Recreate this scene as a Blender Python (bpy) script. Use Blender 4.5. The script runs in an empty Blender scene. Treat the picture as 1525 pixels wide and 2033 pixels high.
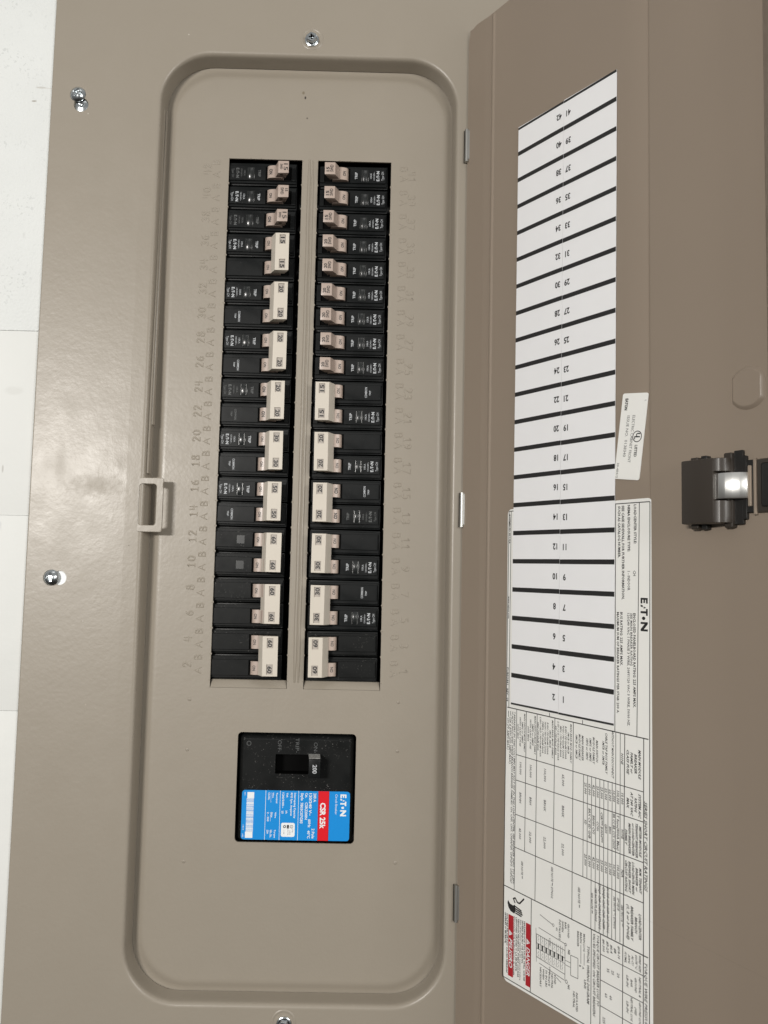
import bpy, bmesh, math, random
from mathutils import Matrix, Vector
random.seed(7)
scene = bpy.context.scene
# ------------------------------------------------------------------ camera
def conv(v): return Vector((v[0], -v[2], v[1]))            # panel frame (right, up, towards viewer) -> Blender
R = ((0.99970309, 0.02128839, 0.01185521), (0.02216384, -0.99659625, -0.07940197), (0.01012452, 0.07964115, -0.99677218))
CAM = (56.89655, 74.61561, 640.74136)
cd = bpy.data.cameras.new('camera'); cam = bpy.data.objects.new('camera', cd); scene.collection.objects.link(cam)
rx, uy, bz = conv(R[0]), -conv(R[1]), -conv(R[2])
m3 = Matrix(((rx.x, uy.x, bz.x), (rx.y, uy.y, bz.y), (rx.z, uy.z, bz.z)))
cam.matrix_world = Matrix.Translation(conv(CAM) * 0.001) @ m3.to_4x4()
cd.sensor_fit = 'HORIZONTAL'; cd.sensor_width = 36.0; cd.lens = 1687.718 / 1525 * 36.0
cd.clip_start = 0.01; cd.clip_end = 60.0
scene.camera = cam
# ------------------------------------------------------------------ world, lamps, exposure
w = bpy.data.worlds.new('World'); scene.world = w; w.use_nodes = True
# a white-walled room: bright ceiling above, darker floor below
wn = w.node_tree.nodes; wl = w.node_tree.links
wtc = wn.new('ShaderNodeTexCoord'); wsx = wn.new('ShaderNodeSeparateXYZ'); wl.new(wtc.outputs['Generated'], wsx.inputs[0])
wr = wn.new('ShaderNodeMapRange'); wr.inputs[1].default_value = -0.7; wr.inputs[2].default_value = 0.9; wr.inputs[3].default_value = 0.0; wr.inputs[4].default_value = 1.0
wl.new(wsx.outputs['Z'], wr.inputs[0])
wc = wn.new('ShaderNodeMix'); wc.data_type = 'RGBA'; wc.inputs[6].default_value = (0.05, 0.045, 0.04, 1); wc.inputs[7].default_value = (0.80, 0.79, 0.77, 1)
wl.new(wr.outputs[0], wc.inputs[0]); wl.new(wc.outputs[2], wn['Background'].inputs[0]); wn['Background'].inputs[1].default_value = 0.46
def area(name, loc, target, sx, sy, power, col):
    l = bpy.data.lights.new(name, 'AREA'); l.shape = 'RECTANGLE'; l.size = sx; l.size_y = sy; l.energy = power; l.color = col
    o = bpy.data.objects.new(name, l); scene.collection.objects.link(o)
    o.location = conv(loc) * 0.001
    o.rotation_euler = (conv(target) * 0.001 - o.location).to_track_quat('-Z', 'Y').to_euler()
    return o
area('tube_lamp', (-950, 385, 2000), (-40, 120, 0), 0.46, 0.12, 32.0, (1.0, 0.965, 0.915))
area('ceiling_lamp', (300, 3300, 1700), (20, 100, 0), 1.4, 1.0, 4.0, (1.0, 0.97, 0.93))
area('side_fill', (1050, 400, 1750), (20, 60, 0), 0.8, 0.5, 17.0, (1.0, 0.98, 0.94))  # added soft fill from the front right, brightens the panel more than the door
scene.view_settings.view_transform = 'Standard'
scene.view_settings.look = 'None'
scene.view_settings.exposure = 0.0
scene.view_settings.gamma = 1.0

# ------------------------------------------------------------------ materials
def mat(name, col, rough=0.5, metal=0.0, bump=None, var=0.0, coat=0.0, spec=0.5, rvar=0.0, varscale=18.0, bright=None):
    """bump: list of (scale per metre, height mm)"""
    m = bpy.data.materials.new(name); m.use_nodes = True; nt = m.node_tree; N = nt.nodes; L = nt.links
    b = N['Principled BSDF']
    b.inputs['Base Color'].default_value = (*col, 1); b.inputs['Roughness'].default_value = rough
    b.inputs['Metallic'].default_value = metal; b.inputs['Coat Weight'].default_value = coat
    b.inputs['Specular IOR Level'].default_value = spec; b.inputs['Coat Roughness'].default_value = 0.16
    tc = N.new('ShaderNodeTexCoord')
    if var > 0:
        n = N.new('ShaderNodeTexNoise'); n.inputs['Scale'].default_value = varscale; n.inputs['Detail'].default_value = 6
        L.new(tc.outputs['Object'], n.inputs['Vector'])
        r = N.new('ShaderNodeMapRange'); r.inputs[1].default_value = 0.25; r.inputs[2].default_value = 0.75
        r.inputs[3].default_value = 1 - var; r.inputs[4].default_value = 1 + var
        L.new(n.outputs['Fac'], r.inputs[0])
        mx = N.new('ShaderNodeVectorMath'); mx.operation = 'SCALE'; mx.inputs[0].default_value = col
        L.new(r.outputs[0], mx.inputs['Scale']); L.new(mx.outputs[0], b.inputs['Base Color'])
    if rvar > 0:
        n = N.new('ShaderNodeTexNoise'); n.inputs['Scale'].default_value = 55; n.inputs['Detail'].default_value = 8
        L.new(tc.outputs['Object'], n.inputs['Vector'])
        r = N.new('ShaderNodeMapRange'); r.inputs[1].default_value = 0.3; r.inputs[2].default_value = 0.7
        r.inputs[3].default_value = max(0.02, rough - rvar); r.inputs[4].default_value = rough + rvar
        L.new(n.outputs['Fac'], r.inputs[0]); L.new(r.outputs[0], b.inputs['Roughness'])
    prev = None
    for sc, h in (bump or []):
        n = N.new('ShaderNodeTexNoise'); n.inputs['Scale'].default_value = sc; n.inputs['Detail'].default_value = 2.0
        L.new(tc.outputs['Object'], n.inputs['Vector'])
        bp = N.new('ShaderNodeBump'); bp.inputs['Strength'].default_value = 1.0; bp.inputs['Distance'].default_value = h * 0.001
        L.new(n.outputs['Fac'], bp.inputs['Height'])
        if prev: L.new(prev.outputs[0], bp.inputs['Normal'])
        prev = bp
    if prev: L.new(prev.outputs[0], b.inputs['Normal']); L.new(prev.outputs[0], b.inputs['Coat Normal'])
    return m

def add_dust_pit_shade(m, amount, col=(0.35, 0.34, 0.32), scale=900.0, thr=0.70, clump=60.0):
    """scattered specks gathered in clumps: pale dust on plastic, painted pit shade on the wall"""
    nt = m.node_tree; N = nt.nodes; L = nt.links; b = N['Principled BSDF']
    tc = N.new('ShaderNodeTexCoord')
    a = N.new('ShaderNodeTexNoise'); a.inputs['Scale'].default_value = scale; a.inputs['Detail'].default_value = 3
    c = N.new('ShaderNodeTexNoise'); c.inputs['Scale'].default_value = clump; c.inputs['Detail'].default_value = 3
    oi = N.new('ShaderNodeObjectInfo'); ad = N.new('ShaderNodeVectorMath'); ad.operation = 'ADD'
    L.new(tc.outputs['Object'], ad.inputs[0]); L.new(oi.outputs['Random'], ad.inputs[1])
    L.new(ad.outputs[0], a.inputs['Vector']); L.new(ad.outputs[0], c.inputs['Vector'])
    r1 = N.new('ShaderNodeMapRange'); r1.inputs[1].default_value = thr; r1.inputs[2].default_value = thr + 0.04
    L.new(a.outputs['Fac'], r1.inputs[0])
    r2 = N.new('ShaderNodeMapRange'); r2.inputs[1].default_value = 0.45; r2.inputs[2].default_value = 0.65
    L.new(c.outputs['Fac'], r2.inputs[0])
    mu = N.new('ShaderNodeMath'); mu.operation = 'MULTIPLY'; L.new(r1.outputs[0], mu.inputs[0]); L.new(r2.outputs[0], mu.inputs[1])
    m2 = N.new('ShaderNodeMath'); m2.operation = 'MULTIPLY'; m2.inputs[1].default_value = amount; L.new(mu.outputs[0], m2.inputs[0])
    mix = N.new('ShaderNodeMix'); mix.data_type = 'RGBA'
    old = b.inputs['Base Color']
    if old.is_linked: L.new(old.links[0].from_socket, mix.inputs[6])
    else: mix.inputs[6].default_value = old.default_value
    mix.inputs[7].default_value = (*col, 1)
    L.new(m2.outputs[0], mix.inputs[0]); L.new(mix.outputs[2], b.inputs['Base Color'])

def add_marks(m, marks):
    """marks: (x, y, rx, ry, colour, strength, ragged) in panel mm; dull smudges / dirt spots of their own shape"""
    nt = m.node_tree; N = nt.nodes; L = nt.links; b = N['Principled BSDF']
    tc = N.new('ShaderNodeTexCoord'); nz = N.new('ShaderNodeTexNoise'); nz.inputs['Scale'].default_value = 160; nz.inputs['Detail'].default_value = 5
    L.new(tc.outputs['Object'], nz.inputs['Vector'])
    for (x, y, ax, ay, col, st, rag, rgh) in marks:
        s = N.new('ShaderNodeVectorMath'); s.operation = 'SUBTRACT'; s.inputs[1].default_value = (x * .001, 0, y * .001)
        L.new(tc.outputs['Object'], s.inputs[0])
        d = N.new('ShaderNodeVectorMath'); d.operation = 'MULTIPLY'; d.inputs[1].default_value = (1000 / ax, 0, 1000 / ay)
        L.new(s.outputs[0], d.inputs[0])
        ln = N.new('ShaderNodeVectorMath'); ln.operation = 'LENGTH'; L.new(d.outputs[0], ln.inputs[0])
        ma = N.new('ShaderNodeMath'); ma.operation = 'MULTIPLY_ADD'; ma.inputs[1].default_value = rag; L.new(nz.outputs['Fac'], ma.inputs[0]); L.new(ln.outputs['Value'], ma.inputs[2])
        r = N.new('ShaderNodeMapRange'); r.inputs[1].default_value = 1 + rag * .5; r.inputs[2].default_value = (0.1 if rgh else 0.55) + rag * .5
        r.inputs[3].default_value = 0; r.inputs[4].default_value = st; L.new(ma.outputs[0], r.inputs[0])
        if col:
            mix = N.new('ShaderNodeMix'); mix.data_type = 'RGBA'; old = b.inputs['Base Color']
            if old.is_linked: L.new(old.links[0].from_socket, mix.inputs[6])
            else: mix.inputs[6].default_value = old.default_value
            mix.inputs[7].default_value = (*col, 1); L.new(r.outputs[0], mix.inputs[0]); L.new(mix.outputs[2], b.inputs['Base Color'])
        if rgh:
            mx = N.new('ShaderNodeMix'); mx.data_type = 'FLOAT'; old = b.inputs['Roughness']
            if old.is_linked: L.new(old.links[0].from_socket, mx.inputs[2])
            else: mx.inputs[2].default_value = old.default_value
            mx.inputs[3].default_value = rgh; L.new(r.outputs[0], mx.inputs[0]); L.new(mx.outputs[0], b.inputs['Roughness'])

TAUPE = (0.303, 0.268, 0.219)
M = {}
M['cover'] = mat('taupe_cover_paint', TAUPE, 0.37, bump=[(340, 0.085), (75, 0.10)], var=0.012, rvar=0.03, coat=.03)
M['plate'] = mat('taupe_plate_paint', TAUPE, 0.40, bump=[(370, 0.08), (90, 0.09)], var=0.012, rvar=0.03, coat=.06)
M['door'] = mat('taupe_door_shaded_paint', (0.270, 0.219, 0.171), 0.42, bump=[(360, 0.03), (60, 0.08)], var=0.012)  # cover's taupe darkened: the turned door's shade is put into its colour
add_marks(M['cover'], [(-150, 140, 24, 9, None, 0.55, 1.6, 0.6), (-177, 156, 5, 22, None, 0.35, .9, 0.55), (-132, 158, 5, 9, (0.2, 0.17, 0.13), 0.25, 1.0, 0.6),
                       (-155, 40, .5, .6, (0.5, 0.47, 0.42), 0.8, .3, None), (-95.6, 492, .7, .6, (0.6, 0.57, 0.5), 0.8, .3, None), (-170, 426, .5, .5, (0.6, 0.57, 0.5), .8, .2, None),
                       (-124, 96, .5, .6, (0.1, 0.08, 0.06), .8, .3, None), (-150, -20, .7, .7, (.45, .4, .33), .5, .3, None)])
add_marks(M['plate'], [(-6.9, 454.8, 1.5, 1.7, (0.12, 0.09, 0.04), 0.6, 1.1, None), (-5.3, 450.9, .9, 1.5, (0.015, 0.012, 0.01), 0.95, .5, None),
                       (-3.4, 434.2, .8, .8, (0.05, 0.04, 0.03), .8, .4, None)])
M['blackp'] = mat('black_moulded_plastic', (0.0055, 0.0065, 0.0068), 0.38, spec=0.2, bump=[(1500, 0.02), (220, .03)], rvar=0.12)
add_dust_pit_shade(M['blackp'], 0.35, scale=1500, thr=.69)
M['blackd'] = mat('dusty_black_plastic', (0.0055, 0.0062, 0.0062), 0.44, spec=0.18, bump=[(1500, 0.02), (220, .03)], rvar=0.12)
add_dust_pit_shade(M['blackd'], 0.5, scale=1100, thr=.66, clump=90)
M['dark'] = mat('cavity_shade', (0.003, 0.003, 0.003), 0.7, spec=.05)  # near-black painted in for the shade inside slots, holes and recesses
M['beige'] = mat('pinkish_beige_toggle', (0.43, 0.345, 0.295), 0.38, bump=[(700, 0.02)], var=.03, coat=0.1)
M['cream'] = mat('cream_handle_tie', (0.60, 0.55, 0.475), 0.42, bump=[(500, 0.02)], var=.04)
M['window'] = mat('pale_window_recess', (0.42, 0.38, 0.34), 0.35)
M['ink'] = mat('black_ink', (0.012, 0.012, 0.012), 0.5)
M['wink'] = mat('white_ink', (0.47, 0.49, 0.51), 0.5)
M['fink'] = mat('faded_grey_ink', (0.09, 0.095, 0.095), 0.5)
M['lens'] = mat('clear_trip_window', (0.010, 0.012, 0.012), 0.27, coat=.1, spec=.8)
M['zinc'] = mat('bright_zinc_steel', (0.62, 0.66, 0.68), 0.2, metal=1.0, bump=[(900, 0.02)], rvar=.08)
M['steel'] = mat('hinge_steel', (0.42, 0.42, 0.40), 0.4, metal=1.0, bump=[(120, 0.03)])
M['chrome'] = mat('polished_bolt', (0.75, 0.75, 0.73), 0.36, metal=1.0)
M['paper'] = mat('white_card', (0.86, 0.865, 0.88), 0.55, bump=[(800, 0.02)], var=.012, varscale=60)
M['sticker'] = mat('ivory_sticker', (0.86, 0.86, 0.83), 0.45, bump=[(500, 0.012)], var=.012, varscale=60)
M['pink'] = mat('black_print', (0.014, 0.014, 0.015), 0.5)
M['gprint'] = mat('grey_print', (0.06, 0.06, 0.065), 0.5)
M['red'] = mat('danger_red', (0.43, 0.012, 0.022), 0.45)
M['blue'] = mat('label_blue', (0.005, 0.26, 0.70), 0.35)
M['lred'] = mat('label_red', (0.70, 0.006, 0.016), 0.35)
M['lwhite'] = mat('label_white', (0.82, 0.85, 0.86), 0.4)
M['latch'] = mat('dark_brown_plastic', (0.036, 0.029, 0.023), 0.35, bump=[(900, 0.015)])
M['latchb'] = mat('black_latch_base', (0.012, 0.011, 0.010), 0.4)
M['scuff'] = mat('scuffed_plastic', (0.30, 0.30, 0.29), 0.6, bump=[(1200, .1)], var=.5, varscale=900)
M['wall'] = mat('white_wall_paint', (0.71, 0.72, 0.70), 0.6, bump=[(260, 0.07), (40, .5)], var=0.02)
M['wallr'] = mat('rough_white_wall_paint', (0.71, 0.73, 0.72), 0.6, bump=[(480, 0.35), (35, .5)], var=0.03)
add_marks(M['wallr'], [(-213, 436.5, 2.2, .9, (.3, .27, .23), .7, .6, None), (-208, 447.5, 5, 1.0, (.42, .39, .34), .5, .6, None), (-199, 447, 9, .5, (.5, .47, .42), .4, .5, None),
                       (-215, 330, 1.2, 3, (.5, .5, .48), .3, .8, None)])
add_marks(M['wall'], [(-216, 210, 8, 4, (.5, .5, .47), .22, .5, None), (-221, 151, .8, 3.5, (.35, .33, .3), .5, .5, None), (-222, 108, 3.5, 6, (.45, .46, .48), .35, .9, None),
                      (-200, 502, 7, 8, (.6, .52, .4), .4, .6, None), (-206, 497, .7, 3, (.35, .32, .28), .6, .5, None), (-214, 494, 22, .8, (.5, .47, .42), .4, .7, None)])
add_dust_pit_shade(M['wallr'], .55, (.52, .54, .53), 420, .60, 30)  # grey specks stand in for small shadows in the rough paint's pits
M['boxin'] = mat('dark_box_interior', (0.03, 0.03, 0.03), 0.6)

# ------------------------------------------------------------------ mesh building
COL = scene.collection
class MB:
    def __init__(s): s.v = []; s.f = []; s.m = []; s.mats = []; s.sm = []
    def mi(s, k):
        if k not in s.mats: s.mats.append(k)
        return s.mats.index(k)
    def raw(s, vs, fs, k, smooth=False):
        b = len(s.v); s.v += [tuple(map(float, p)) for p in vs]; i = s.mi(k)
        for f in fs: s.f.append(tuple(b + a for a in f)); s.m.append(i); s.sm.append(smooth)
    def bm(s, bm, k, smooth=False):
        bm.verts.ensure_lookup_table(); bm.verts.index_update()
        s.raw([v.co[:] for v in bm.verts], [[v.index for v in f.verts] for f in bm.faces], k, smooth); bm.free()
    def hexa(s, bot, top, bev, k, seg=1, smooth=True):
        bm = bmesh.new(); a = [bm.verts.new(p) for p in bot]; c = [bm.verts.new(p) for p in top]; n = len(a)
        bm.faces.new(a[::-1]); bm.faces.new(c)
        for i in range(n): bm.faces.new((a[i], a[(i + 1) % n], c[(i + 1) % n], c[i]))
        if bev > 0: bmesh.ops.bevel(bm, geom=list(bm.edges), offset=bev, segments=seg, affect='EDGES', profile=0.6)
        s.bm(bm, k, smooth)
    def box(s, x0, x1, y0, y1, z0, z1, bev, k, seg=1):
        s.hexa([(x0, y0, z0), (x1, y0, z0), (x1, y1, z0), (x0, y1, z0)], [(x0, y0, z1), (x1, y0, z1), (x1, y1, z1), (x0, y1, z1)], bev, k, seg)
    def prism_y(s, prof, y0, y1, bev, k, seg=1):
        """profile of (x, z) points counter-clockwise seen from +y down to -y, extruded along y"""
        s.hexa([(x, y1, z) for x, z in prof], [(x, y0, z) for x, z in prof], bev, k, seg)
    def rect(s, x0, x1, y0, y1, z, k):
        s.raw([(x0, y0, z), (x1, y0, z), (x1, y1, z), (x0, y1, z)], [(0, 1, 2, 3)], k)
    def poly(s, pts, z, k):
        s.raw([(x, y, z) for x, y in pts], [tuple(range(len(pts)))], k)
    def line(s, x0, y0, x1, y1, wd, z, k):
        d = Vector((x1 - x0, y1 - y0)); n = Vector((-d.y, d.x)).normalized() * wd / 2
        s.raw([(x0 - n.x, y0 - n.y, z), (x1 - n.x, y1 - n.y, z), (x1 + n.x, y1 + n.y, z), (x0 + n.x, y0 + n.y, z)], [(0, 1, 2, 3)], k)
    def disc(s, x, y, r, z, k, n=20, ri=0):
        if ri <= 0: s.poly([(x + r * math.cos(6.2832 * i / n), y + r * math.sin(6.2832 * i / n)) for i in range(n)], z, k)
        else:
            o = [(x + r * math.cos(6.2832 * i / n), y + r * math.sin(6.2832 * i / n), z) for i in range(n)]
            q = [(x + ri * math.cos(6.2832 * i / n), y + ri * math.sin(6.2832 * i / n), z) for i in range(n)]
            s.raw(o + q, [(i, (i + 1) % n, n + (i + 1) % n, n + i) for i in range(n)], k)
    def loft(s, loops, k, smooth=True, closed=True):
        n = len(loops[0]); vs = [p for l in loops for p in l]; fs = []
        for j in range(len(loops) - 1):
            for i in range(n if closed else n - 1):
                fs.append((j * n + i, j * n + (i + 1) % n, (j + 1) * n + (i + 1) % n, (j + 1) * n + i))
        s.raw(vs, fs, k, smooth)
    def lathe(s, x, y, prof, k, n=28):
        """prof: (r, z) from outside in"""
        s.loft([[(x + r * math.cos(6.28319 * i / n), y + r * math.sin(6.28319 * i / n), z) for i in range(n)] for r, z in prof], k)
    def fill(s, outer, holes, z, k):
        bm = bmesh.new(); es = []
        for lp in [outer] + holes:
            vs = [bm.verts.new((p[0], p[1], z)) for p in lp]
            es += [bm.edges.new((vs[i], vs[(i + 1) % len(vs)])) for i in range(len(vs))]
        bmesh.ops.triangle_fill(bm, edges=es, use_beauty=True, use_dissolve=False)
        for f in bm.faces:
            f.normal_update()
            if f.normal.z < 0: f.normal_flip()
        s.bm(bm, k, True)
    def text(s, body, x, y, cap, k, dirn='cw', width=None, align='c', z=0.0, bold=0.0, shear=0.0, zfun=None, res=2, xs=1.0):
        """baseline-centred on cap height: (x, y) is the middle of the cap height at the start / centre of the line"""
        vs, fs, wd = glyphs(body, bold, shear, res)
        sx = cap * xs
        if width: sx = width / wd
        dx, dy = {'cw': ((0, -1), (1, 0)), 'ccw': ((0, 1), (-1, 0)), 'r180': ((-1, 0), (0, -1)), 'r0': ((1, 0), (0, 1))}[dirn] if isinstance(dirn, str) else dirn
        off = {'c': wd / 2, 'l': 0, 'r': wd}[align]; out = []
        for px, py in vs:
            a = (px - off) * sx; b = (py - 0.5) * cap
            X = x + a * dx[0] + b * dy[0]; Y = y + a * dx[1] + b * dy[1]
            out.append((X, Y, zfun(X, Y) if zfun else z))
        s.raw(out, fs, k)
    def mesh(s, name, sharp=35):
        me = bpy.data.meshes.new(name)
        me.from_pydata([(x * .001, -z * .001, y * .001) for x, y, z in s.v], [], s.f)
        for k in s.mats: me.materials.append(M[k])
        me.polygons.foreach_set('material_index', s.m); me.polygons.foreach_set('use_smooth', s.sm)
        me.update(); 
        if any(s.sm): me.set_sharp_from_angle(angle=math.radians(sharp))
        return me
    def build(s, name, parent=None, sharp=35, loc=(0, 0, 0)):
        return put(name, s.mesh(name, sharp), parent, loc)
def put(name, me, parent=None, loc=(0, 0, 0)):
    o = bpy.data.objects.new(name, me); COL.objects.link(o); o.parent = parent
    o.location = conv(loc) * 0.001
    return o
def empty(name, loc=(0, 0, 0), label=None, cat=None, group=None, kind=None):
    o = bpy.data.objects.new(name, None); COL.objects.link(o); o.location = conv(loc) * 0.001; o.empty_display_size = 0.02
    if label: o['label'] = label
    if cat: o['category'] = cat
    if group: o['group'] = group
    if kind: o['kind'] = kind
    return o

_g = {}
def _raw_text(body, bold, shear, res):
    c = bpy.data.curves.new('t', 'FONT'); c.body = body; c.size = 1.0; c.resolution_u = res; c.offset = bold; c.shear = shear; c.fill_mode = 'FRONT'
    o = bpy.data.objects.new('t', c); COL.objects.link(o)
    dg = bpy.context.evaluated_depsgraph_get(); me = bpy.data.meshes.new_from_object(o.evaluated_get(dg))
    vs = [(v.co.x, v.co.y) for v in me.vertices]; fs = [tuple(p.vertices) for p in me.polygons]
    up = []
    for p in me.polygons: up.append(p.normal.z > 0)
    fs = [f if u else f[::-1] for f, u in zip(fs, up)]
    bpy.data.objects.remove(o); bpy.data.curves.remove(c); bpy.data.meshes.remove(me)
    return vs, fs
CAPH = None
def glyphs(body, bold=0.0, shear=0.0, res=2):
    global CAPH
    if CAPH is None:
        vs, _ = _raw_text('H', 0, 0, 2); CAPH = max(v[1] for v in vs)
    key = (body, bold, shear, res)
    if key not in _g:
        vs, fs = _raw_text(body, bold, shear, res)
        x0 = min(v[0] for v in vs); x1 = max(v[0] for v in vs)
        _g[key] = ([((v[0] - x0) / CAPH, v[1] / CAPH) for v in vs], fs, (x1 - x0) / CAPH)
    return _g[key]

def rr(x0, x1, y0, y1, r, n=10):
    """rounded rectangle, counter-clockwise, n segments per corner"""
    P = []
    for cx, cy, a0 in ((x1 - r, y1 - r, 0), (x0 + r, y1 - r, 90), (x0 + r, y0 + r, 180), (x1 - r, y0 + r, 270)):
        for i in range(n + 1):
            a = math.radians(a0 + 90 * i / n); P.append((cx + r * math.cos(a), cy + r * math.sin(a)))
    return P
def circ(x, y, r, n=20): return [(x + r * math.cos(6.28319 * i / n), y + r * math.sin(6.28319 * i / n)) for i in range(n)]

def logo(s, x, y, cap, length, k, dirn, z):
    """the maker's wordmark built from bars: E, wedge A, T, dot, N"""
    dx, dy = {'cw': ((0, -1), (1, 0)), 'ccw': ((0, 1), (-1, 0))}[dirn]
    sx = length / 3.95
    def P(pts): s.raw([(x + (a - 1.975) * sx * dx[0] + (b - .5) * cap * dy[0], y + (a - 1.975) * sx * dx[1] + (b - .5) * cap * dy[1], z) for a, b in pts], [tuple(range(len(pts)))], k)
    P([(0, 0), (.22, 0), (.22, 1), (0, 1)]); P([(.22, .76), (.66, .76), (.66, 1), (.22, 1)]); P([(.22, .4), (.6, .4), (.6, .62), (.22, .62)]); P([(.22, 0), (.66, 0), (.66, .24), (.22, .24)])
    P([(.8, 0), (1.04, 0), (1.13, .3), (.89, .3)]); P([(1.02, .42), (1.28, .42), (1.16, .8)])
    P([(1.3, .76), (2.1, .76), (2.1, 1), (1.3, 1)]); P([(1.57, 0), (1.83, 0), (1.83, .76), (1.57, .76)])
    P([(2.42 + .21 * math.cos(i * .6283), .42 + .24 * math.sin(i * .6283)) for i in range(10)])
    P([(2.86, 0), (3.1, 0), (3.1, 1), (2.86, 1)]); P([(3.71, 0), (3.95, 0), (3.95, 1), (3.71, 1)]); P([(3.1, 1), (3.1, .55), (3.71, 0), (3.71, .45)])

# ------------------------------------------------------------------ wall of white boards
wall = empty('wall', (-320, 0, 10), kind='structure')
wall['label'] = 'white painted rough wall behind the left edge of the panel'
def board(y0, y1, k, dz):
    b = MB(); b.box(-420, -188, y0 + .06, y1 - .06, -8, 10 + dz, .35, k, 2)
    o = b.build('board', wall, loc=(320, 0, -10)); return o
board(256, 640, 'wallr', 0.0); board(116.5, 256, 'wall', -0.35); board(-26, 116.5, 'wall', 0.1)
board(-330, -26, 'wall', 0.0)

# ------------------------------------------------------------------ the panel: cover, dead front, door
panel = empty('breaker_panel', (0, 0, 0), 'open taupe steel breaker panel with rounded dead front and door swung out to the right', 'electrical panel')
FZ = 13.0
LX0, LX1, LY0, LY1, LR = -116.6, 114.6, -228.5, 478.6, 40.0
b = MB()
# left flank with its screw slots
holes = [circ(-175.7, 433.0, 5.6, 24), circ(-173.6, 71.1, 5.2, 24)]
b.fill([(-198, -320), (-128, -320), (-128, 570), (-198, 570)], holes, FZ, 'cover')
for h in holes: b.loft([[(x, y, FZ) for x, y in h], [(x, y, FZ - 1.4) for x, y in h]], 'cover')
# rounded left edge folding back to the wall
b.loft([[(-198 - .9 * math.sin(a), y, FZ - .9 + .9 * math.cos(a)) for a in (0, .4, .8, 1.2, 1.57)] + [(-198.9, y, FZ - 3.2)] for y in (-320, 570)], 'cover', closed=False)
# face around the opening: slopes very slightly back to the lip
N = 12
inner = rr(LX0, LX1, LY0, LY1, LR, N)
ox0, ox1, oy0, oy1 = -128.0, 205.0, -320.0, 570.0
def outer_pt(i, p):
    q, j = divmod(i, N + 1); cx = (LX1 - LR, LX0 + LR, LX0 + LR, LX1 - LR)[q]; cy = (LY1 - LR, LY1 - LR, LY0 + LR, LY0 + LR)[q]
    ex = (ox1, ox0, ox0, ox1)[q]; ey = (oy1, oy1, oy0, oy0)[q]; t = j / N
    if q % 2 == 0:
        return (ex, cy + (ey - cy) * min(1, t * 2)) if t <= .5 else (cx + (ex - cx) * (2 - 2 * t), ey)
    return (cx + (ex - cx) * min(1, t * 2), ey) if t <= .5 else (ex, cy + (ey - cy) * (2 - 2 * t))
outer = [(*outer_pt(i, p), FZ) for i, p in enumerate(inner)]
def inset(d): return rr(LX0 + d, LX1 - d, LY0 + d, LY1 - d, LR - d, N)
b.loft([outer, [(x, y, FZ - .3) for x, y in inset(-1.2)]], 'cover')
prof = [(-1.2, -.3), (-.5, -.34), (.2, -.5), (.9, -.85), (1.5, -1.4), (2.0, -2.2), (2.3, -3.2), (2.6, -5.5), (3.7, -15.2)]
b.loft([[(x, y, FZ + dz) for x, y in inset(d)] for d, dz in prof], 'cover')
# shallow dimples round the hex screws, top and bottom
for sy in (491.2, -238.6):
    b.lathe(-.2, sy, [(8.9, FZ - .22), (8.3, FZ + .12), (7.6, FZ + .10), (7.0, FZ - .20)], 'cover', 32)
cover = b.build('cover', panel, sharp=40)
# catch frame for the door latch, cut from the same sheet
b = MB()
fo = rr(-118.6, -100.4, 106.2, 146.4, 1.2, 4); fi = rr(-118.2, -105.4, 111.2, 141.8, 2.2, 4)
zt, zb = FZ + .25, FZ - 1.3
b.loft([[(x, y, zb) for x, y in fo], [(x, y, zt - .35) for x, y in fo], [(x * .998 - .1, y, zt) for x, y in rr(-118.6, -100.75, 106.55, 146.05, 1.0, 4)]], 'cover')
b.loft([[(x, y, zt) for x, y in rr(-118.6, -100.85, 106.55, 146.05, 1.0, 4)], [(x, y, zt) for x, y in rr(-118.2, -105.0, 110.8, 142.2, 2.4, 4)], [(x, y, zt - .35) for x, y in fi], [(x, y, zb) for x, y in fi]], 'cover')
b.build('latch_strike', cover)
b = MB(); b.hexa([(-113.2, 187, 3.5), (-111.2, 187, 3.5), (-111.6, 436, 1.0), (-113.2, 436, 1.0)], [(-113.2, 187, 8.6), (-111.5, 187, 8.0), (-112.4, 436, 2.0), (-113.2, 436, 2.4)], .25, 'cover'); b.hexa([(-114, 150, 5), (-112.2, 150, 5), (-113, 436, 4), (-114, 436, 4)], [(-114, 150, 10.6), (-112.5, 150, 9.8), (-113.4, 436, 5.5), (-114, 436, 6)], .25, 'cover')
b.build('stiffening_flange', cover)

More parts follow.
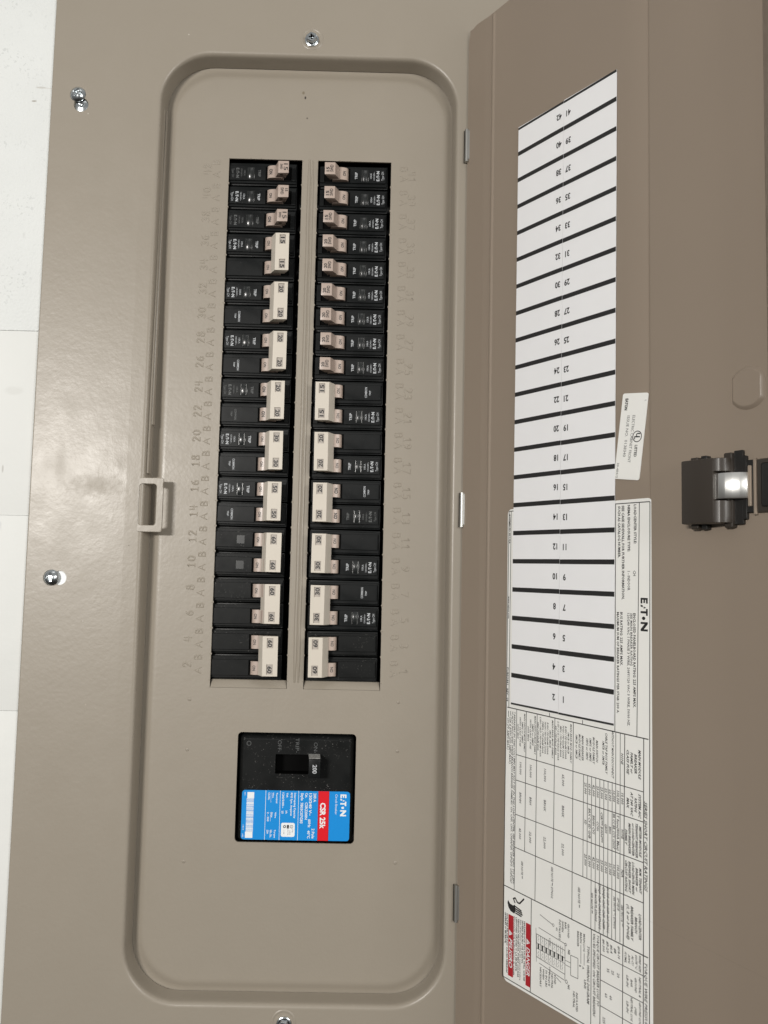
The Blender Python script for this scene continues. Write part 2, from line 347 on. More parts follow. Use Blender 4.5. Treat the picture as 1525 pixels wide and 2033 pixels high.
# dead front plate
b = MB()
WX = ((-63.2, -6.1), (6.1, 63.3)); WY0, WY1 = -1.6, 400.0
PX0, PX1, PY0, PY1 = -105.5, 104.0, -217.5, 466.0
pl = lambda d: rr(PX0 + d, PX1 - d, PY0 + d, PY1 - d, 33 - d, 10)
b.loft([[(x, y, -2.9) for x, y in rr(-140, 140, -250, 500, 40, 10)], [(x, y, -2.9) for x, y in pl(-7.5)], [(x, y, -2.7) for x, y in pl(-6)], [(x, y, -1.5) for x, y in pl(-3.2)], [(x, y, -.5) for x, y in pl(-1.2)], [(x, y, -.08) for x, y in pl(.4)], [(x, y, 0) for x, y in pl(2)], [(x, y, 0) for x, y in pl(2.6)]], 'plate')
def slot_outline(x0, x1, ya, yb):
    """opening with a small burr left at every knock-out joint"""
    P = [(x0, ya), (x1, ya)]; ys = [ya + (WY1 - WY0) / 21 * j for j in range(1, 21)] if False else [19.1 * j - 1.9 for j in range(1, 21)]
    for y in ys: P += [(x1, y - .9), (x1 - .55, y - .3), (x1 - .55, y + .3), (x1, y + .9)]
    P += [(x1, yb), (x0, yb)]
    for y in reversed(ys): P += [(x0, y + .9), (x0 + .55, y + .3), (x0 + .55, y - .3), (x0, y - .9)]
    return P
hs = [slot_outline(a, c, -7.6, WY1) for a, c in WX]
mc = rr(-41.0, 46.5, -118.9, -39.7, 3.0, 5)
b.fill(pl(2.6), hs + [mc], 0, 'plate')
for h in hs + [mc]: b.loft([[(x, y, 0) for x, y in h], [(x, y, -.25) for x, y in h], [(x, y, -1.5) for x, y in h]], 'plate')
plate = b.build('deadfront_plate', panel, sharp=40)
for a, c in WX:
    f = MB(); f.hexa([(a + .3, -7.5, -1.3), (c - .3, -7.5, -1.3), (c - .6, -1.7, -4.6), (a + .6, -1.7, -4.6)], [(a + .3, -7.5, -.1), (c - .3, -7.5, -.1), (c - .6, -1.9, -3.4), (a + .6, -1.9, -3.4)], .2, 'plate'); f.build('folded_tab', plate)
# stiffening rib between the two breaker columns
def ridge(mb, pts, hw, h, k, z0=0.0, prof=((-1, -.06), (-.7, .35), (-.3, .9), (0, 1), (.3, .9), (.7, .35), (1, -.06))):
    loops = []; n = len(pts)
    for i, p in enumerate(pts):
        a = Vector(pts[max(0, i - 1)][:2]); c = Vector(pts[min(n - 1, i + 1)][:2]); d = (c - a)
        if d.length < 1e-9: d = Vector((1, 0))
        d.normalize(); nn = Vector((d.y, -d.x)); f = 0.55 if i in (0, n - 1) else 1.0
        loops.append([(p[0] + nn.x * t * hw * f, p[1] + nn.y * t * hw * f, z0 + (hh * h if hh > 0 else hh) * (0.55 if f < 1 else 1)) for t, hh in prof])
    e0 = Vector(pts[0][:2]) - Vector(pts[1][:2]); e0.normalize(); e1 = Vector(pts[-1][:2]) - Vector(pts[-2][:2]); e1.normalize()
    s0 = [(pts[0][0] + e0.x * hw * .8, pts[0][1] + e0.y * hw * .8, z0 - .05)] * len(prof); s1 = [(pts[-1][0] + e1.x * hw * .8, pts[-1][1] + e1.y * hw * .8, z0 - .05)] * len(prof)
    mb.loft([s0] + loops + [s1], k, True, False)
r = MB()
def yline(x, a, c, n=24): return [(x + .12 * math.sin(i * 1.7), a + (c - a) * i / n) for i in range(n + 1)]
ridge(r, yline(-.5, 400.3, -2.5), 1.5, .9, 'plate'); ridge(r, yline(2.3, 399.5, -2.5), 1.2, .7, 'plate')
r.build('centre_rib', plate, sharp=60)
d = MB()
for x, y in ((-77.7, -16.5), (77.1, -15.7), (-77.9, -53.1), (77.1, -51.3), (-77.5, -133.3), (77.2, -131.6)):
    d.lathe(x, y, [(1.5, -.05), (1.0, .35), (.5, .6), (.15, .45)], 'plate', 12)
for (a, c) in WX:
    for j in range(0, 22):
        for x in (a - .5, c + .5):
            if random.random() < .75: d.lathe(x, 19.1 * j - 1.9, [(.7, -.05), (.45, .25), (.1, .3)], 'plate', 8)
    for x in (a + 17, a + 25): d.lathe(x, WY1 + .5, [(.6, -.05), (.4, .25), (.1, .3)], 'plate', 8)
bo = d.build('raised_burr', plate, sharp=80); bo['kind'] = 'stuff'

# embossed circuit numbers and A / B letters
S = {'0': [[(.5, 1), (.15, .8), (.08, .5), (.15, .2), (.5, 0), (.85, .2), (.92, .5), (.85, .8), (.5, 1)]],
     '1': [[(.2, .8), (.5, 1), (.5, 0)], [(.15, 0), (.85, 0)]],
     '2': [[(.1, .75), (.2, .95), (.5, 1), (.82, .9), (.85, .68), (.5, .38), (.1, .02)], [(.1, 0), (.9, 0)]],
     '3': [[(.12, .88), (.45, 1), (.82, .86), (.78, .62), (.42, .53)], [(.42, .53), (.86, .4), (.86, .14), (.45, 0), (.08, .14)]],
     '4': [[(.72, 0), (.72, .6)], [(.15, 1), (.15, .45), (.9, .45)], [(.72, .6), (.72, 1)]],
     '5': [[(.82, 1), (.2, 1), (.16, .58)], [(.16, .58), (.55, .64), (.88, .45), (.84, .14), (.48, 0), (.1, .12)]],
     '6': [[(.78, .95), (.35, .75), (.12, .4), (.2, .1), (.5, 0), (.82, .1), (.86, .38), (.55, .54), (.18, .42)]],
     '7': [[(.08, 1), (.92, 1), (.4, 0)]],
     '8': [[(.5, .55), (.2, .68), (.22, .92), (.5, 1), (.78, .92), (.8, .68), (.5, .55)], [(.5, .55), (.12, .38), (.14, .1), (.5, 0), (.86, .1), (.88, .38), (.5, .55)]],
     '9': [[(.22, .05), (.65, .25), (.88, .6), (.8, .9), (.5, 1), (.18, .9), (.14, .62), (.45, .46), (.82, .58)]],
     'A': [[(0, 0), (.5, 1), (1, 0)], [(.22, .36), (.78, .36)]],
     'B': [[(.12, 0), (.12, 1)], [(.12, 1), (.7, .97), (.82, .76), (.65, .54), (.12, .52)], [(.3, .52), (.8, .46), (.92, .24), (.75, .02), (.12, 0)]]}
def emboss(ch, x, y, cap, wd, side, mb):
    dx, dy = ((0, 1), (-1, 0)) if side == 'L' else ((0, -1), (1, 0))
    for st in S[ch]:
        pts = []
        for i, (a, c) in enumerate(st):
            pts.append((x + (a - .5) * wd * dx[0] + (c - .5) * cap * dy[0], y + (a - .5) * wd * dx[1] + (c - .5) * cap * dy[1]))
        ridge(mb, pts, .74, .42, 'plate')
YT = lambda j: 7.3 + 19.1 * j
for j in range(21):
    for side, xn, xl, num in (('L', -80.6 + .05 * j, -72.6, 2 * (j + 1)), ('R', 80.4 - .05 * j, 73.2, 2 * j + 1)):
        sg = 1 if side == 'L' else -1
        e = MB(); s_ = str(num); yc = YT(j) + (1.5 if side == 'L' else -.5)
        for i, ch in enumerate(s_): emboss(ch, 0, sg * (i - (len(s_) - 1) / 2) * 5.0, 5.6, 3.7, side, e)
        e.build('embossed_number', plate, 80, loc=(xn, yc, .02))
        e = MB(); emboss('A', 0, sg * -4.9 if side == 'L' else -4.0, 5.2, 4.4, side, e); emboss('B', 0, sg * 4.9 if side == 'L' else 4.0, 5.2, 3.9, side, e)
        e.build('embossed_letters', plate, 80, loc=(xl, YT(j) + (2.4 if side == 'L' else 1.6), .02))

# screws
def phillips(R, H, z, name, loc):
    s = MB(); n = 48; rings = [0.05, .12, .18, .24, .3, .36, .42, .5, .6, .7, .8, .88, .94, 1.0]
    L = []
    for t in rings:
        row = []
        for i in range(n):
            a = 6.28319 * i / n; x = t * R * math.cos(a); y = t * R * math.sin(a); zz = H * (1 - t ** 2.6)
            ca, sa = abs(x), abs(y)
            if (ca < .16 * R and sa < .52 * R) or (sa < .16 * R and ca < .52 * R): zz -= min(1.3, 1.5 * (1 - max(ca, sa) / (.6 * R)) + .45)
            row.append((x, y, zz))
        L.append(row)
    L.append([(R * math.cos(6.28319 * i / n), R * math.sin(6.28319 * i / n), -.6) for i in range(n)])
    s.loft(L[::-1], 'zinc'); s.poly([(p[0], p[1]) for p in L[0]], L[0][0][2], 'zinc')
    o = s.build(name, panel, 28, loc=loc); return o
phillips(5.9, 2.6, 0, 'screw', (-178.4, 441.0, FZ + .6)).rotation_euler.y = .3
phillips(5.9, 2.6, 0, 'screw', (-179.5, 71.2, FZ + .6))
s = MB(); s.disc(0, 0, 7.5, 0, 'zinc', 24); s.lathe(0, 0, [(6, 0), (4, .9), (2.2, 1.3), (1, .4), (.1, .3)], 'zinc', 14)
s.build('keyhole_washer', cover, 50, loc=(-175.7, 433, FZ - 1.45))
s = MB(); s.disc(0, 0, 6.5, 0, 'lwhite', 24); s.build('keyhole_backing', cover, loc=(-173.6, 71.1, FZ - 1.45))
def hexscrew(x, y, rot):
    s = MB(); s.lathe(0, 0, [(5.3, 0), (5.25, .8), (4.6, 1.15), (4.1, 1.2)], 'zinc', 30)
    hx = lambda r, z: [(r * math.cos(math.radians(60 * i)), r * math.sin(math.radians(60 * i)), z) for i in range(6)]
    s.raw(hx(4.25, 1.1) + hx(4.2, 4.4) + hx(3.5, 4.9), [(i, (i + 1) % 6, 6 + (i + 1) % 6, 6 + i) for i in range(6)] + [(6 + i, 6 + (i + 1) % 6, 12 + (i + 1) % 6, 12 + i) for i in range(6)], 'zinc')
    s.raw(hx(3.5, 4.9) + [(p[0] * .62, p[1] * .62, 4.75) for p in hx(3.5, 0)] + [(0, 0, 3.3)], [(i, (i + 1) % 6, 6 + (i + 1) % 6, 6 + i) for i in range(6)] + [(6 + i, 6 + (i + 1) % 6, 12) for i in range(6)], 'zinc')
    for a in (0, 1):
        c, sn = math.cos(a * 1.5708 + .5), math.sin(a * 1.5708 + .5)
        s.raw([(c * 2.3 - sn * .45, sn * 2.3 + c * .45, 4.8), (-c * 2.3 - sn * .45, -sn * 2.3 + c * .45, 4.8), (-c * 2.3 + sn * .45, -sn * 2.3 - c * .45, 4.8), (c * 2.3 + sn * .45, sn * 2.3 - c * .45, 4.8)], [(0, 1, 2, 3)], 'dark')  # flat dark bars painted for the shade of the cross recess
    o = s.build('hex_screw', panel, 30, loc=(x, y, FZ - .1)); o.rotation_euler.y = rot
hexscrew(-.3, 490.0, .35); hexscrew(.3, -239.6, .1)

# hinges
for y in (406.9, 127.4, -154.0):
    s = MB(); n = 16
    L = [[(r_ * math.cos(6.28319 * i / n), yy, r_ * math.sin(6.28319 * i / n)) for i in range(n)] for yy, r_ in ((13, 1.2), (12.8, 1.75), (-12.8, 1.75), (-13, 1.2))]
    s.loft(L, 'steel'); s.raw(L[0], [tuple(range(n))], 'steel'); s.raw(L[3], [tuple(range(n))[::-1]], 'steel')
    hg = s.build('hinge', panel, 40, loc=(120.7, y, FZ + 2.4))
    s = MB(); s.box(.2, 3.0, -11, 11.8, .6, 1.5, .15, 'steel'); s.build('hinge_leaf', hg)
    s = MB(); s.box(-2.1, -.9, -12.6, 12.6, -2.3, -1.0, .1, 'dark'); s.build('hinge_shadow_strip', hg)  # dark strip stands in for the shadow left of the knuckle

# metal box behind the dead front, with its dark inside
s = MB(); X0, X1, Y0, Y1, Z0, Z1 = -122, 122, -232, 482, -85, -1.6
s.raw([(X0, Y0, Z0), (X1, Y0, Z0), (X1, Y1, Z0), (X0, Y1, Z0), (X0, Y0, Z1), (X1, Y0, Z1), (X1, Y1, Z1), (X0, Y1, Z1)], [(0, 1, 2, 3), (0, 4, 5, 1), (1, 5, 6, 2), (2, 6, 7, 3), (3, 7, 4, 0)], 'boxin')
s.build('back_box', panel)

# ------------------------------------------------------------------ door (local frame: u out from the hinge, v up, w off its inner face)
TH = 0.98641021
door_m = MB()
cols = []
def vtop(u):
    t = 500.6 - .085 * u
    if u < 11: t -= 11 - math.sqrt(max(0, 121 - (11 - u) ** 2))
    return t
us = [(0, 0), (.4, 0), (1, 0), (2, 0), (3.5, 0), (5.5, 0), (8, 0), (11, 0), (18, 0), (25.8, 0), (26.4, -.25), (26.9, -.1), (27.5, .45), (28.3, .75), (29.1, .8), (29.8, .55), (30.5, .12), (31.2, 0), (60, 0), (110, 0), (150, 0), (168.0, 0), (168.5, -.15), (169.0, -.12), (169.6, .22), (170.4, .3), (200, .3), (235.2, .3)]
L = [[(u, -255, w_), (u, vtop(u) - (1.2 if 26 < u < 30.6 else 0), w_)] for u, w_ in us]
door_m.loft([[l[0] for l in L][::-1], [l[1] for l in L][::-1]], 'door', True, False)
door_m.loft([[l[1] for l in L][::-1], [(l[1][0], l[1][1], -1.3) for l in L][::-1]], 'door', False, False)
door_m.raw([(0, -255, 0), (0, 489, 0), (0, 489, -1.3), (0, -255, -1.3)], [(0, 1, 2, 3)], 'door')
# free side of the door, with the latch window cut out between v 112 and 140
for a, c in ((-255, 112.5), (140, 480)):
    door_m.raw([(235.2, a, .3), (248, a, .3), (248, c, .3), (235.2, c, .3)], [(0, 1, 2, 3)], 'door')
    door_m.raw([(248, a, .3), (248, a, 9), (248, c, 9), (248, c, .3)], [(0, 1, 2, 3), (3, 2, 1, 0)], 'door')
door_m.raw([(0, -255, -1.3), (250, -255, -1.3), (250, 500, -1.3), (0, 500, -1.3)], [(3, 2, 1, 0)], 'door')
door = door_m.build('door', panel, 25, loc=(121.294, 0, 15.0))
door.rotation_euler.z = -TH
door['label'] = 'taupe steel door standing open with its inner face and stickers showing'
# blanked lock knock-out
s = MB()
def ko(d, z):
    P = []
    for i in range(40):
        a = 6.28319 * i / 40; x = (10.6 + d) * math.cos(a); y = (10.6 + d) * math.sin(a)
        x = max(-8.6 - d * .8, min(8.6 + d, x)); P.append((231.8 + x, 178 + y, z))
    return P
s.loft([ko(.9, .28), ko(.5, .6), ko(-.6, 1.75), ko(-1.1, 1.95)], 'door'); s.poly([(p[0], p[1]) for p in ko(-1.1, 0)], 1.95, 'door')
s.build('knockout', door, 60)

# directory card: two strips of 21 rows
skew = 2.4 / 402
def CX(u, v): return u + (395.6 - v) * -skew
def strip(ua, ub, dv, nums, nx, z):
    c = MB(); c.hexa([(CX(ua, -7), -7 + dv, z - .3), (CX(ub, -7.6), -7.8 + dv, z - .3), (CX(ub, 394.8), 394.8 + dv, z - .3), (CX(ua, 395.8), 395.8 + dv, z - .3)],
           [(CX(ua, -7), -7 + dv, z), (CX(ub, -7.6), -7.8 + dv, z), (CX(ub, 394.8), 394.8 + dv, z), (CX(ua, 395.8), 395.8 + dv, z)], 0, 'paper')
    zz = z + .07; tilt = -.02
    for i in range(22):
        v = 395.3 - 19.155 * i + dv; t = 1.5
        va, vb = v - t, v + t
        if i == 0: va, vb = v - 1.7, v - .05
        if i == 21: va, vb = v - .3, v + .9
        pts = [(CX(ua + .02, va), va), (CX(ub - .02, va), va + tilt * 20), (CX(ub - .02, vb), vb + tilt * 20), (CX(ua + .02, vb), vb)]
        c.poly(pts, zz, 'pink')
    for i, nmb in enumerate(nums):
        v = 395.3 - 19.155 * (i + .5) + dv - .3
        c.text(str(nmb), CX(nx, v), v, 3.7, 'pink', 'r180', z=zz, xs=.86, bold=.03, res=3)
    return c
evens = [42 - 2 * i for i in range(21)]; odds = [41 - 2 * i for i in range(21)]
strip(57.3, 100.9, .35, evens, 96.8, .75).build('directory_strip', door)
strip(101.1, 145.6, -.2, odds, 105.2, .75).build('directory_strip', door)

# ratings sticker
c = MB()
o_ = rr(49.6, 171.2, -187.2, 124.9, 3.6, 6)
SZ = .28
c.loft([[(x, y, .02) for x, y in o_], [(x, y, SZ) for x, y in o_]], 'sticker', False); c.poly(o_, SZ, 'sticker')
z1 = SZ + .05
def ln(u0, v0, u1, v1, wd=.35, k='pink'): c.line(u0, v0, u1, v1, wd * 1.35, z1, k)
# outer frame
for a in ((51.0, 123.6, 169.3, 122.7), (169.3, 122.7, 167.6, -185.6), (167.6, -185.6, 48.6, -185.2), (50.9, 123.6, 48.6, -185.2)): ln(*a, .4)
ln(53.0, 123.4, 52.4, -9.6); ln(161.8, 122.7, 159.6, -11.6); ln(144.3, 122.7, 143.6, -11.4)
ln(51, -9.4, 167.7, -11.8, .45)
# ratings table: columns (constant v) and rows (constant u)
V = lambda v0, u: v0 - .021 * (u - 51)
ln(59.9, V(-39.1, 59.9), 163.8, V(-39.1, 163.8)); ln(59.7, V(-55.7, 59.7), 163.8, V(-55.7, 163.8)); ln(59.4, V(-77.9, 59.4), 163.7, V(-77.9, 163.7)); ln(59.2, -99.4, 163.6, -102.2)
ln(48.6, -126.6, 166.9, -130.6, .45)
ln(60.2, -9.8, 59.2, -126.9); ln(69.4, -10, 68.7, -99.6); ln(79.4, -10.2, 78.5, -127.6); ln(95.2, -10.5, 94.4, -99.9); ln(110.9, -10.8, 110.2, -128.8)
ln(90.5, -7.8, 90.5, -10.4); ln(118.5, -8.2, 118.4, -11)
for i, u in enumerate((119.4, 122.6, 125.8, 129.0, 132.2, 135.3, 138.5, 141.6, 144.3, 147.6)):
    ln(u, -40.6 if i < 8 else -11.5, u - .4, -101.0 if i < 2 else -129.3, .28)
ln(150.9, -11.6, 149.6, -130, .4); ln(164.4, -12, 163.4, -185.6, .4)
ln(132.8, -129.4, 132.4, -185.4, .4); ln(125.8, -129.2, 125.4, -185.3, .35); ln(149.3, -130, 148.9, -185.5, .35); ln(75.3, -127.8, 74.9, -185.2, .4)
for v in (-140.9, -155.4, -169.9): ln(132.8, v, 163.5, v - .5, .3)
def T(body, u, v, cap, length=None, k='pink', al='l', bold=0, shear=0, res=1): c.text(body, u, v, cap, k, 'cw', width=length, align=al, z=z1 + .02, bold=bold + .018, shear=shear, res=res)
T('ASSEMBLED IN USA', 51.6, 121.7, 1.5, 20.5); T('www.eaton.com', 51.4, 65.3, 1.4, 15.1); T('PUB53441', 51.1, 17.1, 1.4, 11.5); T('REV.  08', 51.0, 3, 1.4, 8.5)
T('LOADCENTER STYLE:', 158.7, 121.7, 1.7, 23, bold=.01); T('NEMA ENCLOSURE TYPE:', 154.1, 121.7, 1.7, 27.5, bold=.01)
T('CH', 158.1, 83.2, 1.8, 3.2, 'gprint'); T('1 - INDOOR', 154, 82.8, 1.8, 11.3, 'gprint')
T('SEE CASE SIDEWALL FOR FURTHER INFORMATION,', 149.8, 121.6, 1.7, 55.5, bold=.01); T('SUCH AS CATALOG NUMBER.', 146.9, 121.4, 1.7, 30.8, bold=.01)
T('ENCLOSED PANELBOARD RATING: 225 AMPS MAX.', 158.0, 58.5, 1.7, 54, bold=.005); T('SEE MAIN BREAKER RATING', 155.8, 58.4, 1.5, 30.2, 'gprint')
T('120/240 VAC 1 PHASE 3 WIRE, 208Y/120 VAC 3 WIRE, 50/60 HZ.', 153.7, 58.3, 1.6, 64.8, 'gprint')
T('BUS RATING: 225 AMPS MAX.', 148.5, 58.7, 1.7, 31.2, bold=.005); T('MAXIMUM SUM OF BREAKER RATINGS PER STAB: 200 A.', 145.9, 58.6, 1.6, 59, bold=.005)
logo(c, 165.0, 58, 5.0, 19.0, 'pink', 'cw', z1 + .02)
T('SERIES SHORT CIRCUIT RATINGS', 165.6, -71, 2.0, 49, al='c', shear=.3)
T('TORQUE WIRE PRESSURE SCREWS', 165.4, -158, 1.8, 48, al='c', shear=.3, k='gprint')
def cell(lines, u, vc, cap=1.6, step=2.7, k='pink', bold=0, lens=None):
    for i, tt in enumerate(lines): T(tt, u - i * step, vc, cap, lens[i] if lens else None, k, 'c', bold, .3)
cell(['MAIN MODULE', 'BREAKER', 'FAMILY or', 'CLASS FUSE'], 161.5, -27, 1.6, 2.8, bold=.012, lens=[16.5, 11, 12, 14])
cell(['SYSTEM AIC', 'RATING', 'AT 240 VAC', 'MAX.'], 161.5, -50, 1.6, 2.8, bold=.012, lens=[13.5, 8, 13.5, 6])
cell(['METER MODULE', 'TENANT BREAKER', 'or LOADCENTER', 'MAIN BREAKER', 'FAMILY'], 161.8, -69.5, 1.5, 2.5, bold=.012, lens=[17, 19, 18, 17, 9])
cell(['M.M. TENANT', 'BREAKER or', 'LOADCENTR MAIN', 'BREAKER SHORT', 'CIRCUIT RATING'], 161.8, -91, 1.5, 2.5, bold=.012, lens=[14, 13, 18, 17.5, 17.5])
cell(['LOADCENTER', 'BRANCH', 'BREAKER FAMILY', '(1, 2 or 3 POLE)'], 161.5, -116, 1.6, 2.8, bold=.012, lens=[14, 9, 19, 19])
cell(['NONE'], 149.0, -26, 1.5); cell(['WITHOUT MAIN DISCONNECT'], 142.0, -25, 1.5, lens=[27]); cell(['CABLE TAP BOX FAMILY', '1MTB or 3MTB'], 137.2, -25, 1.5, 2.3, lens=[24, 14])
cell(['MAIN SWITCH', 'MODULE FAMILY', '1MFS or 3MFS', '1BPS or 3BPS'], 130.0, -25, 1.5, 2.6, lens=[13, 16, 14, 13]); cell(['MAIN BREAKER', 'MODULE FAMILY', '1MCB or 3MCB'], 118.6, -25, 1.5, 2.5, lens=[15, 16, 14.5])
cell(['MAIN BRKR MOD FAMILY', '1MCB or 3MCB', 'RGH / PDG6xM 2000A', 'NGS / PDG5xM 1200A', 'MDL / PDG4xG 800A', 'LGS / LG / PDG3xG 600A', 'KD / PDG3xG 400A'], 109.0, -24, 1.25, 2.15, lens=[24, 13, 20, 20, 19, 24, 18])
cell(['MAIN BRKR MOD FAMILY', '1MCB, 3MCB', 'RGH / PDG6xM 2000A', 'NGH / PDG5xM 1200A', 'HMDL / PDG4xM 800A', 'LGH / HLD / PDG3xM 600A', 'HKD / PDG3xM 400A'], 93.3, -24, 1.25, 2.15, lens=[24, 11, 20, 20, 20, 25, 18])
cell(['MAIN SWITCH MOD FAMILY', '1MFS or 3MFS', 'WITH CLASS T FUSE', '600A MAX'], 77.6, -24, 1.3, 2.1, lens=[25, 14, 19, 10]); cell(['MAIN SWITCH MOD FAMILY', '1MFS or 3MFS', 'WITH CLASS T FUSE', '1200A MAX'], 67.9, -24, 1.3, 2.1, lens=[25, 14, 19, 10])
for vc, vals in ((-47.5, ('65,000', '100,000', '100,000', '100,000')), (-66.5, ('BRHX', 'BRHX', 'BRH', 'BRHH')), (-89.5, ('22,000', '22,000', '22,000', '42,000'))):
    for u, tt in zip((102.5, 86.8, 73.8, 64.3), vals): T(tt, u, vc, 1.8, None, 'gprint', 'c', 0, .15)
nums_a = ['100,000', '25,000', '65,000', '42,000', '25,000', '25,000', '22,000', '22,000', '10,000', '100,000', '10,000']
mids = ['CVH', 'KD', 'BRX CV ED GHB', 'BRHH CVS', 'CCVH', 'CSR*** BWH***', 'QBHW', 'BRH', 'BR CC BR CCV CHOP', 'T fuse(400A Max)', 'NONE']
for i, u in enumerate((121.0, 124.2, 127.4, 130.6, 133.7, 136.9, 140.0, 142.9, 145.9, 149.1)):
    T(nums_a[i + 1], u, -48.5, 1.7, None, 'pink', 'c', 0, .15); T(mids[i + 1], u, -68.5, 1.6, min(20, 1.35 * len(mids[i + 1])), 'pink', 'c', 0, .15); T(nums_a[i + 1] if i < 9 else 'N/A', u, -90.5, 1.7, None, 'pink', 'c', 0, .15)
for u, tt, l_ in ((149, 'SEE NOTE **', 12), (146, 'CH*** CHQP CHP', 18), (143.4, 'SEE NOTE **, ETNGG', 18), (138.4, 'CH CHF CHP CHFP CHT ETNGG', 26), (135.3, 'CHQP CHT CHF CHFP', 24), (132.2, 'CHQP CHF CHPAF ETNGG', 26), (129.2, 'SEE NOTE **, ETNGG', 19), (126.2, 'SEE NOTE **', 12), (116, 'SEE NOTE **', 12), (93.5, 'SEE NOTE **, ETNGG', 19), (66.5, 'SEE NOTE **', 11)):
    T(tt, u, -114 if u > 100 else -112, 1.6, l_, 'pink' if u > 110 else 'gprint', 'c', 0, .15)
for i, tt in enumerate(('* BREAKERS IN THIS COLUMN MAY NOT FIT IN THIS LOADCENTER. SEE BREAKER INFO TO LEFT.', '** ALSO INCLUDES THESE BRANCH BREAKER FAMILIES: CH, CHF, CHT, CHFAFGF, CHFGFT, CHFCAF', '*** CSR & BWH (200 AMPS MAX.)', '**** CH (70 AMPS MAX.)')):
    T(tt, 58.2 - 2.1 * i, -11.5, 1.45, (112, 112, 35, 26)[i], shear=.3)
T('TORQUE CIRCUIT BREAKER LUGS TO', 130.9, -131, 1.7, 40, shear=.2); T('VALUES SPECIFIED ON CIRCUIT BREAKERS', 128.0, -131, 1.7, 47, shear=.2)
T('TYPICAL WIRING DIAGRAM', 123.4, -139.8, 1.8, 33, shear=.2)
cell(['WIRE SIZE', '60/75°C', 'AL-CU', 'AWG', 'KCMIL'], 161.3, -136, 1.35, 2.5, 'pink', 0, [9, 8, 5.5, 5, 6]); cell(['NEUTRAL &', 'GROUND', 'BAR', '', 'LB-IN'][:3] + ['LB-IN'], 161.3, -148.5, 1.35, 2.9, 'pink', 0, [11, 8, 4, 6.5]); cell(['GROUND LUG', '(GI)', 'NEUTRAL LUG', 'LB-IN'], 161.3, -162.5, 1.35, 2.9, 'pink', 0, [12, 4, 13, 6.5])
for u, tt in ((146.5, '#14-10'), (143.8, '#8'), (141, '#6-4'), (138.2, '#3-2/0'), (135.2, '#6-300')): T(tt, u, -135.2, 1.6, None, 'pink', 'c', 0, .2)
for u, tt in ((146, '20'), (142, '25'), (138.5, '35')): T(tt, u, -148, 1.7, None, 'gprint', 'c')
T('60', 140.5, -162.5, 1.7, None, 'gprint', 'c'); T('60', 137, -162.5, 1.7, None, 'gprint', 'c'); T('225', 135.5, -177, 1.7, None, 'gprint', 'c')
# wiring diagram
for u, tt, l_ in ((122.4 - 2.2, 'MAIN LUG', 10), (117.6, 'MAIN', 6), (115.3, 'BREAKER', 9)): T(tt, u, -134, 1.4, l_)
for i, tt in enumerate(('GROUND', 'BAR', '(WHEN', 'INSTALLED)')): T(tt, 107.5 - 2.4 * i, -132.2, 1.4, (8.5, 4, 6.5, 12)[i])
for i, tt in enumerate(('INSULATED', 'NEUTRAL')): T(tt, 114.5 - 2.4 * i, -170, 1.4, (11, 9.5)[i])
for i, tt in enumerate(('BOND', 'NEUTRAL', 'TORQUE', '50 IN-LBS', 'WHEN', 'NECESSARY')): T(tt, 96.5 - 2.5 * i, -166.5, 1.4, (5.5, 9, 8.5, 10, 6.5, 12)[i])
T('G1', 97.8, -137.6, 1.4); T('N2', 108, -147.5, 1.5, bold=.02); T('N1', 107.8, -168, 1.5, bold=.02); T('LINE', 121, -160, 1.5, 5); T('A', 119.5, -153, 1.4); T('B', 117, -153, 1.4)
ln(120.2, -145, 120.2, -152, .25); ln(117.6, -141, 117.6, -152, .25); ln(83, -134.7, 94, -137.2, .25); c.disc(94.7, -137.3, .9, z1, 'pink', 12, .6)
ln(109.4, -150, 115.3, -149.8, .25); ln(115.3, -149.8, 115.3, -161.5, .25); ln(115.3, -161.5, 109.4, -161.8, .25); ln(109.4, -161.8, 109.4, -150, .25)
ln(82, -143, 104.6, -145, .25); c.disc(105.3, -145.2, .9, z1, 'pink', 12, .6); ln(104.7, -144.6, 104.7, -166, .25); ln(82.5, -164.5, 104.5, -166.6, .25); c.disc(105.9, -166.8, 1.1, z1, 'pink', 12, .75)
ln(104.6, -154.6, 109.4, -154.6, .2); ln(104.6, -157.2, 109.4, -157.2, .2); ln(101.5, -169, 97.5, -167.5, .25)
for q in range(7):
    ub = 80.2 + q * 3.45; ln(ub, -147.5, ub - .05, -161.6, .22)
    for k2 in range(10):
        for v0 in (-147.6, -157.4): ln(ub + 1.6 + .45 * math.sin(k2 * 1.3), v0 - k2 * .42, ub + 1.6 + .45 * math.sin((k2 + 1) * 1.3), v0 - (k2 + 1) * .42, .14, 'gprint')
    c.raw([(ub + 1.0, -152.9, z1), (ub + 2.3, -152.9, z1), (ub + 2.3, -156.1, z1), (ub + 1.0, -156.1, z1)][::-1], [(0, 1, 2, 3)], 'pink')
ln(80, -147.5, 104.6, -149.0, .25); ln(80, -161.4, 104.6, -163, .25); ln(80, -152.9, 104.6, -153.4, .2); ln(80, -156.2, 104.6, -156.7, .2); ln(79.6, -144, 80.2, -164.5, .2)
T('LOAD', 92, -146.3, 1.2, None, al='l'); T('LOAD', 92, -163.4, 1.2, None, al='l')
